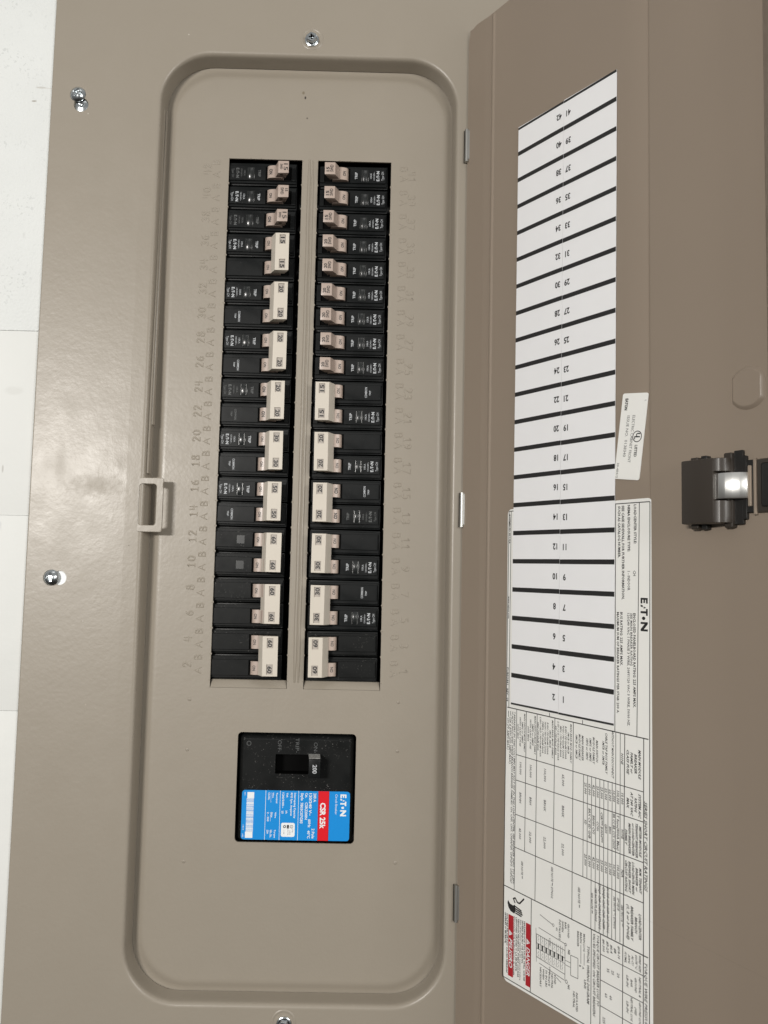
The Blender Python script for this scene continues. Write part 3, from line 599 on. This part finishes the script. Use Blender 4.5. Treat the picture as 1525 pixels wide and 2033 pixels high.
# danger strips, warning print and the shocked hand
for u0, u1, w_ in ((70.5, 74.8, 'DANGER'), (54.0, 58.6, 'PELIGRO')):
    c.rect(u0, u1, -182.6, -143.8, z1, 'red'); um = (u0 + u1) / 2
    c.text(w_, um, -158.6, 2.9, 'lwhite', 'cw', width=17.5 if w_ == 'DANGER' else 18.5, align='l', z=z1 + .03, bold=.02, shear=.25)
    c.raw([(um - 1.5, -157.2, z1 + .03), (um - 1.5, -153.4, z1 + .03), (um + 1.7, -155.3, z1 + .03)], [(0, 1, 2)], 'lwhite')
    c.raw([(um - .9, -155.5, z1 + .05), (um - .9, -155.1, z1 + .05), (um + .8, -155.2, z1 + .05), (um + .8, -155.4, z1 + .05)], [(0, 1, 2, 3)], 'red')
for i, tt in enumerate(('HAZARDOUS VOLTAGE. WILL CAUSE', 'SEVERE INJURY OR DEATH.', 'Turn off all power supplying this equipment before', 'TENSION PELIGROSA. PUEDE CAUSAR', 'LESIONES GRAVES O LA MUERTE.', 'Desconecte toda la alimentacion de energia')):
    T(tt, 69.2 - i * 1.9, -143.6, 1.25 if i not in (2, 5) else 1.0, (37, 27, 38, 37, 34, 37)[i], 'pink' if i not in (2, 5) else 'gprint', bold=.01)
T('VOLTAJE PELIGROSO CAUSA HERIDAS', 52.9, -143.6, 1.3, 38, bold=.01); T('SEVERAS O MUERTE.', 51.2, -143.6, 1.2, 20, bold=.01)
c.rect(58.7, 59.0, -182, -144, z1, 'red')
def blob(pts, rad):
    for i in range(len(pts) - 1): c.line(*pts[i], *pts[i + 1], rad * 2, z1 + .01 + .003 * i, 'pink')
    for i, p in enumerate(pts): c.disc(p[0], p[1], rad, z1 + .012 + .003 * i, 'pink', 10)
c.poly([(53.4, -135.0), (55.5, -136.8), (58.5, -137.0), (60.2, -136.0), (60.8, -139.6), (59.6, -141.8), (56.0, -141.3), (53.9, -139.4), (53.0, -137.0)][::-1], z1 + .01, 'pink')
for q in range(4): blob([(60.8, -137.0 - q * 1.35), (66.0 + .5 * (q % 3), -138.0 - q * 1.15)], .45)
blob([(60.0, -134.6), (58.6, -132.6), (60.2, -131.6), (62.4, -133.8), (64.4, -133.9), (68.4, -129.9)], .5)
c.build('ratings_sticker', door)

# small listing sticker, a little crooked, overlapping the fold
c = MB()
q4 = [(150.2, 189.2), (169.2, 186.4), (162.0, 135.3), (143.2, 138.9)]      # top-left, top-right, bottom-right, bottom-left
ca = Vector((q4[3][0] - q4[0][0], q4[3][1] - q4[0][1])); rd = ca.normalized(); up = Vector((-rd.y, rd.x))
cen = Vector(((150.2 + 162.0) / 2, (189.2 + 135.3) / 2))
def LP(a, bq): return (cen.x + rd.x * a + up.x * bq, cen.y + rd.y * a + up.y * bq)
W2, H2 = 25.6, 9.4
rp = [LP(x, y) for x, y in rr(-W2, W2, -H2, H2, 1.4, 5)]
z2 = .72
c.loft([[(x, y, .3) for x, y in rp], [(x, y, z2) for x, y in rp]], 'sticker', False); c.poly(rp, z2, 'sticker')
DR = ((rd.x, rd.y), (up.x, up.y))
def T2(tt, a, bq, cap, wd, k='gprint', al='c', bold=0): p = LP(a, bq); c.text(tt, p[0], p[1], cap, k, DR, width=wd, align=al, z=z2 + .05, bold=bold)
T2('EATON', -19, -6.0, 1.9, 7.0, 'pink', bold=.05); T2('ELECTRIC CABINET FRONT', 1.5, .6, 1.9, 28); T2('ISSUE NO.  0138340', 0, -3.4, 1.9, 24.5); T2('LISTED', 8.5, 4.6, 1.8, 7, 'pink', bold=.03)
T2('30-48412', 20.5, -7.4, 1.5, 9); T2('L', -21, 8, 1.2, None)
p = LP(0, 4.6); c.disc(p[0], p[1], 3.4, z2 + .05, 'pink', 28, 2.9)
for tt, a, bq in (('U', -.8, 5.2), ('L', .8, 4.0)): T2(tt, a, bq, 2.6, None, 'pink', bold=.04)
c.build('listing_sticker', door)

# latch
s = MB()
s.box(199, 218.6, 107.6, 141.8, .3, 12, .9, 'latch', 2)
s.prism_y([(217.5, .4), (224.8, .4), (224.6, 5), (223.4, 8.4), (221.2, 10.6), (218, 11.6), (217.5, 11.6)][::-1], 134.6, 141.6, .25, 'latch')
s.prism_y([(217.5, .4), (224.8, .4), (224.6, 5), (223.4, 8.4), (221.2, 10.6), (218, 11.6), (217.5, 11.6)][::-1], 107.8, 119.4, .25, 'latch')
s.box(200.5, 205, 105.2, 144.0, .3, 6, .5, 'latch'); s.box(206, 209.5, 105.0, 144.6, .3, 4.5, .3, 'latchb'); s.box(220, 224.8, 105.4, 144.6, .3, 5, .5, 'latch')
latch = s.build('latch', door, 30)
s = MB(); s.prism_y([(217.6, 2), (233.5, 2), (232.6, 4.2), (230.4, 6.6), (227.4, 8.6), (224, 9.9), (220.5, 10.4), (219.2, 9.6), (217.6, 9.6)][::-1], 120.2, 133.6, .2, 'chrome'); 
s.build('latch_bolt', door, 50)
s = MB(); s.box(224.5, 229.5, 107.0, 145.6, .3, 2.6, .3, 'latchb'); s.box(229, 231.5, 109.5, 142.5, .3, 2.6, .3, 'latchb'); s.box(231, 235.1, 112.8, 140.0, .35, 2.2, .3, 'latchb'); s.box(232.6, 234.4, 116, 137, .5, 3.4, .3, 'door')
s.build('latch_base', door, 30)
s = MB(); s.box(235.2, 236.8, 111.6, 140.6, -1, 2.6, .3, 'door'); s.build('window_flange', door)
s = MB(); s.hexa([(236.9, 112, -6), (262, 112, -6), (262, 141, -6), (236.9, 141, -6)], [(236.9, 112.6, 2.2), (260, 112.6, 2.2), (260, 140, 2.2), (236.9, 140, 2.2)], 1.2, 'latch', 2); s.box(240, 259, 115.5, 137.6, 2.0, 3.4, 1.2, 'latchb', 2)
s.build('latch_handle', door, 30)

# ------------------------------------------------------------------ circuit breakers
def housing_mesh(k):
    s = MB()
    s.box(-28.8, 24.7, -8.7, 9.5, -24, -4.4, .35, k, 2)
    s.box(-28.2, 24.4, -7.6, 8.5, -4.6, -2.7, .3, k)
    zt_ = -1.5
    s.box(-27.4, .6, -5.9, 6.0, -2.9, zt_, .25, k); s.box(20.6, 24.2, -5.9, 6.0, -2.9, zt_, .25, k)
    s.box(.4, 20.8, 5.35, 6.0, -2.9, zt_, .2, k); s.box(.4, 20.8, -5.9, -5.35, -2.9, zt_, .2, k)
    s.rect(.8, 20.4, -5.2, 5.2, -2.62, 'dark')
    return s.mesh('housing', 30)
H_MESH = {k: housing_mesh(k) for k in ('blackp', 'blackd')}
def window_mesh():
    s = MB(); s.box(-13.9, -8.1, -4.6, 4.6, -1.9, -1.42, .1, 'lens')
    for x in (-13.0, -9.0):
        n = 8; s.loft([[(x + r_ * math.cos(math.pi * i / n), y, -1.45 + r_ * math.sin(math.pi * i / n)) for i in range(n + 1)] for y, r_ in ((4.4, .6), (-4.4, .6))], 'lens', True, False)
    return s.mesh('trip_window', 50)
W_MESH = window_mesh()
def print_mesh(kind):
    k = 'fink' if 'faded' in kind else 'wink'; s = MB(); z = -1.43
    if 'trip' in kind:
        s.text('Type CH', -25.2, 0, 1.7, k, 'cw', width=7.0, z=z, res=2)
        logo(s, -21.6, 0, 2.3, 8.0, k, 'cw', z)
        s.text('120/240V~', -18.6, 0, 1.1, k, 'cw', width=6.9, z=z); s.text('10KA', -16.1, 0, 1.4, k, 'cw', width=4.4, z=z)
        s.text('TRIP', -4.6, 0, 1.9, k, 'cw', width=5.6, z=z, bold=.02)
    else:
        s.text('COMMON', -16.3, 0, 1.6, k, 'cw', width=8.2, z=z, bold=.015); s.text('TRIP', -19.3, .4, 1.2, k, 'cw', width=3.8, z=z, bold=.015)
    return s.mesh('printed_marking')
P_MESH = {k: print_mesh(k) for k in ('trip', 'trip faded', 'common', 'common faded')}
def tabz(X, Y=0):
    pts = TAB
    for (x0, z0), (x1, z1_) in zip(pts, pts[1:]):
        if x0 <= X <= x1: return z0 + (z1_ - z0) * (X - x0) / (x1 - x0) + .07
    return 2.1
TAB = [(1.9, -2.6), (2.1, -.6), (2.7, .45), (3.6, 1.15), (4.8, 1.6), (6.2, 1.9), (8.0, 2.05), (12.5, 1.8)]
def tab_into(s, bold=.01, big=1.0):
    prof = TAB + [(14, 1.2), (14.5, -2.6)]
    n = len(prof)
    s.loft([[(x, y, z) for x, z in prof] for y in (4.9, -4.9)], 'beige', True, False)
    s.raw([(x, 4.9, z) for x, z in prof], [tuple(range(n))], 'beige'); s.raw([(x, -4.9, z) for x, z in prof], [tuple(range(n))[::-1]], 'beige')
    s.text('ON', 5.0, 0, 2.0 * big, 'ink', 'cw', width=3.9 * big, zfun=tabz, bold=bold + .02, res=3)
def toggle_mesh(rating, style):
    s = MB(); tab_into(s, .03 if style == 1 else .01, 1.15 if style == 1 else 1.0)
    s.hexa([(8.0, -4.7, .6), (16.2, -4.7, .6), (16.2, 4.7, .6), (8.0, 4.7, .6)], [(11.7, -4.8, 10), (19.8, -4.8, 10), (19.8, 4.8, 10), (11.7, 4.8, 10)], .35, 'beige', 2)
    z = 10.06
    if style == 1: s.text(rating, 17.4, 0, 3.0, 'ink', 'cw', width=5.4, z=z, bold=.01, res=3); s.text('SWD', 14.0, .2, 1.7, 'ink', 'cw', width=4.3, z=z, bold=.03)
    elif style == 2: s.text(rating, 18.1, 1, 1.9, 'ink', 'cw', width=2.6, z=z, bold=.03); s.text('SWD', 14.8, 0, 2.2, 'ink', 'cw', width=5.4, z=z, bold=.025)
    else: s.text(rating, 17.3, .8, 2.2, 'ink', 'cw', width=3.7, z=z, bold=.03, res=3); s.text('SWD', 14.3, 0, 2.3, 'ink', 'cw', width=5.6, z=z, bold=.025)
    # flat dark disc painted for the shade of a hole in the lower end
    s.loft([[(13.9 + r_ * math.cos(6.28319 * i / 12), -4.83, 6.6 + .75 * r_ * math.sin(6.28319 * i / 12)) for i in range(12)] for r_ in (1.5, .05)], 'dark')
    return s.mesh('handle', 30)
def tab_mesh(style):
    s = MB(); tab_into(s, .03 if style == 1 else .005, 1.15 if style == 1 else 1.0)
    s.hexa([(8.0, -4.7, .6), (15.5, -4.7, .6), (15.5, 4.7, .6), (8.0, 4.7, .6)], [(10.6, -4.7, 7), (18.0, -4.7, 7), (18.0, 4.7, 7), (10.6, 4.7, 7)], .2, 'beige')
    return s.mesh('handle', 30)
def tie_mesh(rating, wide, dark_win=False):
    """yoke over two handles, with a small window over each rating"""
    s = MB(); x0, x1 = (12.3, 23.6) if wide else (11.5, 21.9); b0, b1 = (8.4, 20.0) if wide else (7.6, 18.2)
    Y = 14.6; zt_ = 10.2; zb_ = 2.3; wx0, wx1 = x0 + 3.1, x0 + 7.8; yc = 9.55; wh = 3.65
    xs = [x0 + .3, wx0, wx1, x1 - .3]; ys = [-Y + .3, -yc - wh, -yc + wh, yc - wh, yc + wh, Y - .3]
    for i in range(3):
        for j in range(5):
            if i == 1 and j in (1, 3): continue
            s.rect(xs[i], xs[i + 1], ys[j], ys[j + 1], zt_, 'cream')
    for j in (1, 3):
        a = [(wx0, ys[j]), (wx1, ys[j]), (wx1, ys[j + 1]), (wx0, ys[j + 1])]
        s.loft([[(x, y, zt_) for x, y in a], [(x, y, zt_ - 1.1) for x, y in a]], 'cream'); s.rect(wx0, wx1, ys[j], ys[j + 1], zt_ - 1.1, 'window')
        s.text(rating, (wx0 + wx1) / 2 - .1, (ys[j] + ys[j + 1]) / 2 - .4, 2.9, 'ink', 'cw', width=5.2, z=zt_ - 1.02, bold=.03, res=3)
    lp = lambda x0_, x1_, y, z: [(x0_, -y, z), (x1_, -y, z), (x1_, y, z), (x0_, y, z)]
    s.loft([lp(b0, b1, Y - .1, zb_), lp(x0 - .12, x1 - .12, Y, zt_ - .35), lp(x0 + .08, x1 - .08, Y - .1, zt_ - .08), lp(x0 + .3, x1 - .3, Y - .3, zt_)], 'cream', False)
    s.raw(lp(b0, b1, Y - .1, zb_), [(3, 2, 1, 0)], 'cream')
    return s.mesh('handle_tie', 30)
_cache = {}
def cached(key, fn):
    if key not in _cache: _cache[key] = fn()
    return _cache[key]

GRP_S, GRP_D = 'single-pole breakers in the panel', 'two-pole breakers in the panel'
def breaker(side, rows, rating, label, marks, style=3, wide=False, dusty=False):
    """rows: index from the top, one or two; marks: printed marking for each pole from the top (None = blank)"""
    js = [20 - r_ for r_ in rows]; yc = sum(YT(j) for j in js) / len(js)
    x = (-35.0 if side == 'L' else 31.9) + random.uniform(-.25, .25) - (.0 if not wide else (.6 if side == 'L' else -.6))
    two = len(rows) == 2
    e = empty('two_pole_breaker' if two else 'single_pole_breaker', (x, yc, 0), label, 'circuit breaker', GRP_D if two else GRP_S)
    if side == 'R': e.rotation_euler.y = math.pi
    e.rotation_euler.y += random.uniform(-.006, .006)
    for idx, j in enumerate(js):
        off = (YT(j) - yc) * (1 if side == 'L' else -1); dz = random.uniform(-.35, .1)
        put('housing', H_MESH['blackd' if dusty else 'blackp'], e, (0, off, dz))
        mk = marks[idx]
        if mk: 
            put('printed_marking', P_MESH[mk], e, (random.uniform(-.4, .4), off, dz))
            if 'trip' in mk: put('trip_window', W_MESH, e, (0, off, dz))
        elif wide:
            def blank():
                q = MB(); q.box(-11.5, -5.5, -3.2, 3.2, -1.6, -1.38, .1, 'lens'); return q.mesh('blank_window')
            if rows[0] == 15: put('blank_window', cached('bw', blank), e, (0, off, dz))
        if two: put('handle', cached(('tab', style), lambda: tab_mesh(style)), e, (0, off, 0))
        else: put('handle', cached(('tog', rating, style), lambda: toggle_mesh(rating, style)), e, (0, off, 0))
    if two: put('handle_tie', cached(('tie', rating, wide), lambda: tie_mesh(rating, wide)), e, (random.uniform(-.3, .3), 0, 0))
    return e
def nums(side, rows): return [42 - 2 * r_ if side == 'L' else 41 - 2 * r_ for r_ in rows]
for r_, st, mk in ((0, 1, 'trip faded'), (1, 2, 'trip'), (2, 1, 'trip faded')):
    what = ('topmost black breaker of the left column, beige toggle marked 15 SWD', 'left column breaker marked 15 SWD with bright white print, second from top', 'left column 15 SWD breaker with faint grey print, just above the first cream-tied pair')[r_]
    breaker('L', (r_,), '15', what, [mk], st)
for rows, rt, mk, st, wd, ds, lb in (
        ((3, 4), '15', ['trip', None], 3, False, False, 'left column two-pole breaker with cream tie marked 15 twice'),
        ((5, 6), '20', ['trip', 'common'], 3, False, False, 'left column two-pole 20 breaker directly under the tie marked 15'),
        ((7, 8), '20', ['trip', 'common'], 3, False, False, 'left column two-pole 20 breaker, middle of the three marked 20'),
        ((9, 10), '20', ['trip faded', 'common faded'], 1, False, False, 'left column two-pole 20 breaker with faded grey print, just above the 30'),
        ((11, 12), '30', ['trip', 'common'], 3, False, False, 'left column two-pole breaker with cream tie marked 30'),
        ((13, 14), '50', ['trip', 'common'], 3, False, False, 'two-pole breaker with cream tie marked 50 twice'),
        ((15, 16), '60', [None, None], 3, True, True, 'unprinted left column two-pole 60 breaker directly under the 50'),
        ((17, 18), '60', [None, None], 3, True, True, 'dusty left column two-pole 60 breaker, middle of three marked 60'),
        ((19, 20), '60', [None, None], 3, True, True, 'lowest two-pole 60 breaker of the left column, with dusty black face')):
    breaker('L', rows, rt, lb, mk, st, wd, ds)
ordn = ('topmost', 'second', 'third', 'fourth', 'fifth', 'sixth', 'seventh', 'eighth', 'ninth')
for r_ in range(9):
    n_ = nums('R', (r_,))[0]; rt = '15' if r_ < 3 else '20'
    lb = ('topmost beige-toggle 15 SWD breaker of the right column', 'right column 15 SWD breaker between two others marked 15', 'lowest of the three 15 SWD breakers in the right column', 'right column 20 SWD breaker directly under the ones marked 15',
          'right column single-pole 20 SWD breaker, fifth from the top', 'right column single-pole 20 SWD breaker, sixth from the top', 'right column single-pole 20 SWD breaker, seventh from the top',
          'right column single-pole 20 SWD breaker, eighth from the top', 'lowest beige-toggle 20 SWD breaker, directly above the cream tie marked 15')[r_]
    breaker('R', (r_,), rt, lb, ['trip'], 3)
for rows, rt, mk, st, wd, ds, lb in (
        ((9, 10), '15', ['common', 'trip'], 3, False, False, 'right column two-pole breaker with cream tie marked 15 twice'),
        ((11, 12), '20', [None, 'trip'], 3, False, False, 'right column two-pole 20 breaker with blank upper pole, under the tie marked 15'),
        ((13, 14), '20', ['common', 'trip faded'], 1, False, False, 'right column two-pole 20 breaker with faded print, just above the 30s'),
        ((15, 16), '30', [None, 'trip'], 3, False, False, 'upper of two right column 30 breakers, its upper pole unprinted'),
        ((17, 18), '30', ['common', 'trip'], 3, False, False, 'lower of two right column 30 breakers, with COMMON TRIP printed on it'),
        ((19, 20), '60', [None, None], 3, False, True, 'lowest breaker of the right column, two-pole with cream tie marked 60')):
    breaker('R', rows, rt, lb, mk, st, wd, ds)

# ------------------------------------------------------------------ main breaker
mb_ = empty('main_breaker', (3, -79, 0), 'square black main breaker with 200 toggle and blue and red label', 'main breaker')
MO = (-3, 79, 0)
s = MB(); o1 = rr(-39.2, 44.9, -117.9, -41.2, 3.2, 5); slot = rr(-12.6, 11.8, -69.0, -54.9, .6, 2)
sh = lambda d: rr(-39.2 + d, 44.9 - d, -117.9 + d, -41.2 - d, 3.2 - d * .7, 5)
s.loft([[(x, y, -30) for x, y in o1], [(x, y, -1.6) for x, y in o1], [(x, y, -.5) for x, y in sh(.7)], [(x, y, 1.2) for x, y in sh(1.9)], [(x, y, 1.75) for x, y in sh(2.6)], [(x, y, 1.9) for x, y in sh(3.2)]], 'blackd')
ts_ = rr(12.0, 22.2, -69.8, -54.6, .5, 2)
s.fill(sh(3.2), [slot], 1.9, 'blackd')
s.loft([[(x, y, 1.9) for x, y in slot], [(x, y, -9) for x, y in slot]], 'dark', False); s.poly(slot, -9, 'dark')
mbody = s.build('housing', mb_, 35, loc=MO)
s = MB()
for tt, x, y, wd in (('OFF-', -9.8, -44.8, 8.6), ('TRIP-', 3.2, -43.0, 10.5), ('ON-', 16.8, -46.0, 7.6)): s.text(tt, x, y, 2.6, 'fink', 'cw', width=wd, align='l', z=1.98, bold=-.006, res=3)
s.disc(-32.4, -47.4, 1.7, 1.98, 'fink', 20, 1.35)
s.build('raised_lettering', mb_, loc=MO)
s = MB(); s.hexa([(11.5, -68.4, -2), (19.8, -68.4, -2), (19.8, -54.2, -2), (11.5, -54.2, -2)], [(12.8, -69.2, 14), (21.3, -69.2, 14), (21.3, -55.6, 14), (12.8, -55.6, 14)], .8, 'blackp', 2)
s.text('200', 17.2, -62.6, 2.9, 'wink', 'cw', width=6.2, z=14.08, bold=.02, res=3)
s.hexa([(11.4, -54.4, .2), (19.9, -54.4, .2), (19.9, -54.1, .2), (11.4, -54.1, .2)], [(12.9, -55.4, 12.9), (21.0, -55.4, 12.9), (21.0, -55.1, 12.9), (12.9, -55.1, 12.9)], 0, 'scuff')
s.build('toggle', mb_, 35, loc=MO)
s = MB(); lx0, lx1, ly0, ly1 = -36.2, 42.9, -116.3, -81.0
lr = rr(lx0, lx1, ly0, ly1, 2.2, 5); zl = 2.05
s.loft([[(x, y, 1.85) for x, y in lr], [(x, y, zl) for x, y in lr]], 'blue', False); s.poly(lr, zl, 'blue')
mx_ = lambda zx: -36.2 + (zx - 208) * .0727
my_ = lambda zy: -81.0 - (zy - 712) * .0707
za = zl + .05; zb2 = za + .05
s.rect(mx_(975), mx_(1088), ly0, ly1, za, 'lred')
for zx in (978, 1086): s.rect(mx_(zx) - .12, mx_(zx) + .12, ly0, ly1, zb2, 'ink')
for zx in (778, 593, 447): s.rect(mx_(zx) - .14, mx_(zx) + .14, ly0, ly1, za, 'lwhite')
def TL(tt, zx, y0, y1, cap, bold=.02): s.text(tt, mx_(zx), my_(y0), cap, 'lwhite', 'cw', width=abs(my_(y1) - my_(y0)), align='l', z=zb2, bold=bold, res=2)
logo(s, mx_(1230), my_(850), 4.4, 15.6, 'lwhite', 'cw', zb2)
for a in (('Circuit Breaker', 1160, 740, 945, 1.6, 0), ('CSR 25k', 1025, 828, 1090, 3.7, .035), ('200 A', 942, 733, 822, 1.9), ('2 Pole', 932, 1090, 1190, 1.9), ('120/240 V~', 899, 735, 960, 1.9), ('60Hz', 893, 997, 1080, 1.8),
          ('40°C', 888, 1110, 1190, 1.8), ('Cat.', 858, 733, 780, 1.8), ('CSR2200N', 858, 828, 1000, 1.8), ('Style', 815, 733, 810, 1.8), ('7803C07G83', 812, 830, 1040, 1.8), ('Interrupting Capacity', 743, 733, 990, 1.3), ('RMS Sym. Amperes', 708, 733, 965, 1.3),
          ('Volt', 665, 733, 780, 1.3), ('kA', 660, 915, 945, 1.3), ('120/240~', 623, 733, 890, 1.3), ('25', 620, 915, 945, 1.3), ('Terminal', 560, 733, 840, 1.2), ('Wire', 522, 733, 785, 1.2), ('CU/AL', 480, 733, 810, 1.2), ('Wire', 550, 932, 990, 1.2),
          ('Size', 513, 932, 985, 1.2), ('2 - 300', 475, 932, 1025, 1.2), ('Torque', 548, 1108, 1190, 1.2), ('Lb. In.', 512, 1112, 1185, 1.2), ('250', 475, 1110, 1150, 1.2), ('66C', 240, 735, 768, 1.0, 0), ('1413', 230, 1065, 1115, 1.0, 0), ('H05', 226, 1155, 1190, 1.0, 0)): TL(*a)
for y0, y1 in ((733, 835), (932, 1025), (1112, 1192)): s.rect(mx_(500) - .08, mx_(500) + .08, my_(y1), my_(y0), za, 'lwhite')
s.rect(mx_(262), mx_(330), my_(795), my_(733), za, 'lwhite'); s.rect(mx_(250), mx_(325), my_(1195), my_(1133), za, 'lwhite')
y = 798
while y < 1130:
    t = random.choice((3, 3, 5, 7, 9)); s.rect(mx_(256), mx_(328), my_(y + t), my_(y), za, 'lwhite'); y += t + random.choice((2, 3, 4))
wq = rr(mx_(610), mx_(748), my_(1178), my_(1037), 1.3, 4); s.poly(wq, za, 'lwhite')
for (a, c2, r1, r2) in ((715, 1075, 1.2, .95), (645, 1075, 1.1, .5)): s.disc(mx_(a), my_(c2), r1, zb2, 'gprint', 18, r2)
s.text('UL', mx_(715), my_(1075), 1.0, 'gprint', 'cw', z=zb2); s.rect(mx_(668), mx_(690), my_(1095), my_(1058), zb2, 'gprint'); s.text('LISTED', mx_(725), my_(1115), .7, 'gprint', 'cw', width=2.6, z=zb2)
s.text('E-7819', mx_(700), my_(1135), .7, 'gprint', 'cw', width=3, z=zb2); s.text('C-11496', mx_(640), my_(1130), .7, 'gprint', 'cw', width=3, z=zb2); s.text('HACR TYPE', mx_(680), my_(1130), .7, 'gprint', 'cw', width=4, z=zb2)
s.build('ratings_label', mb_, loc=MO)
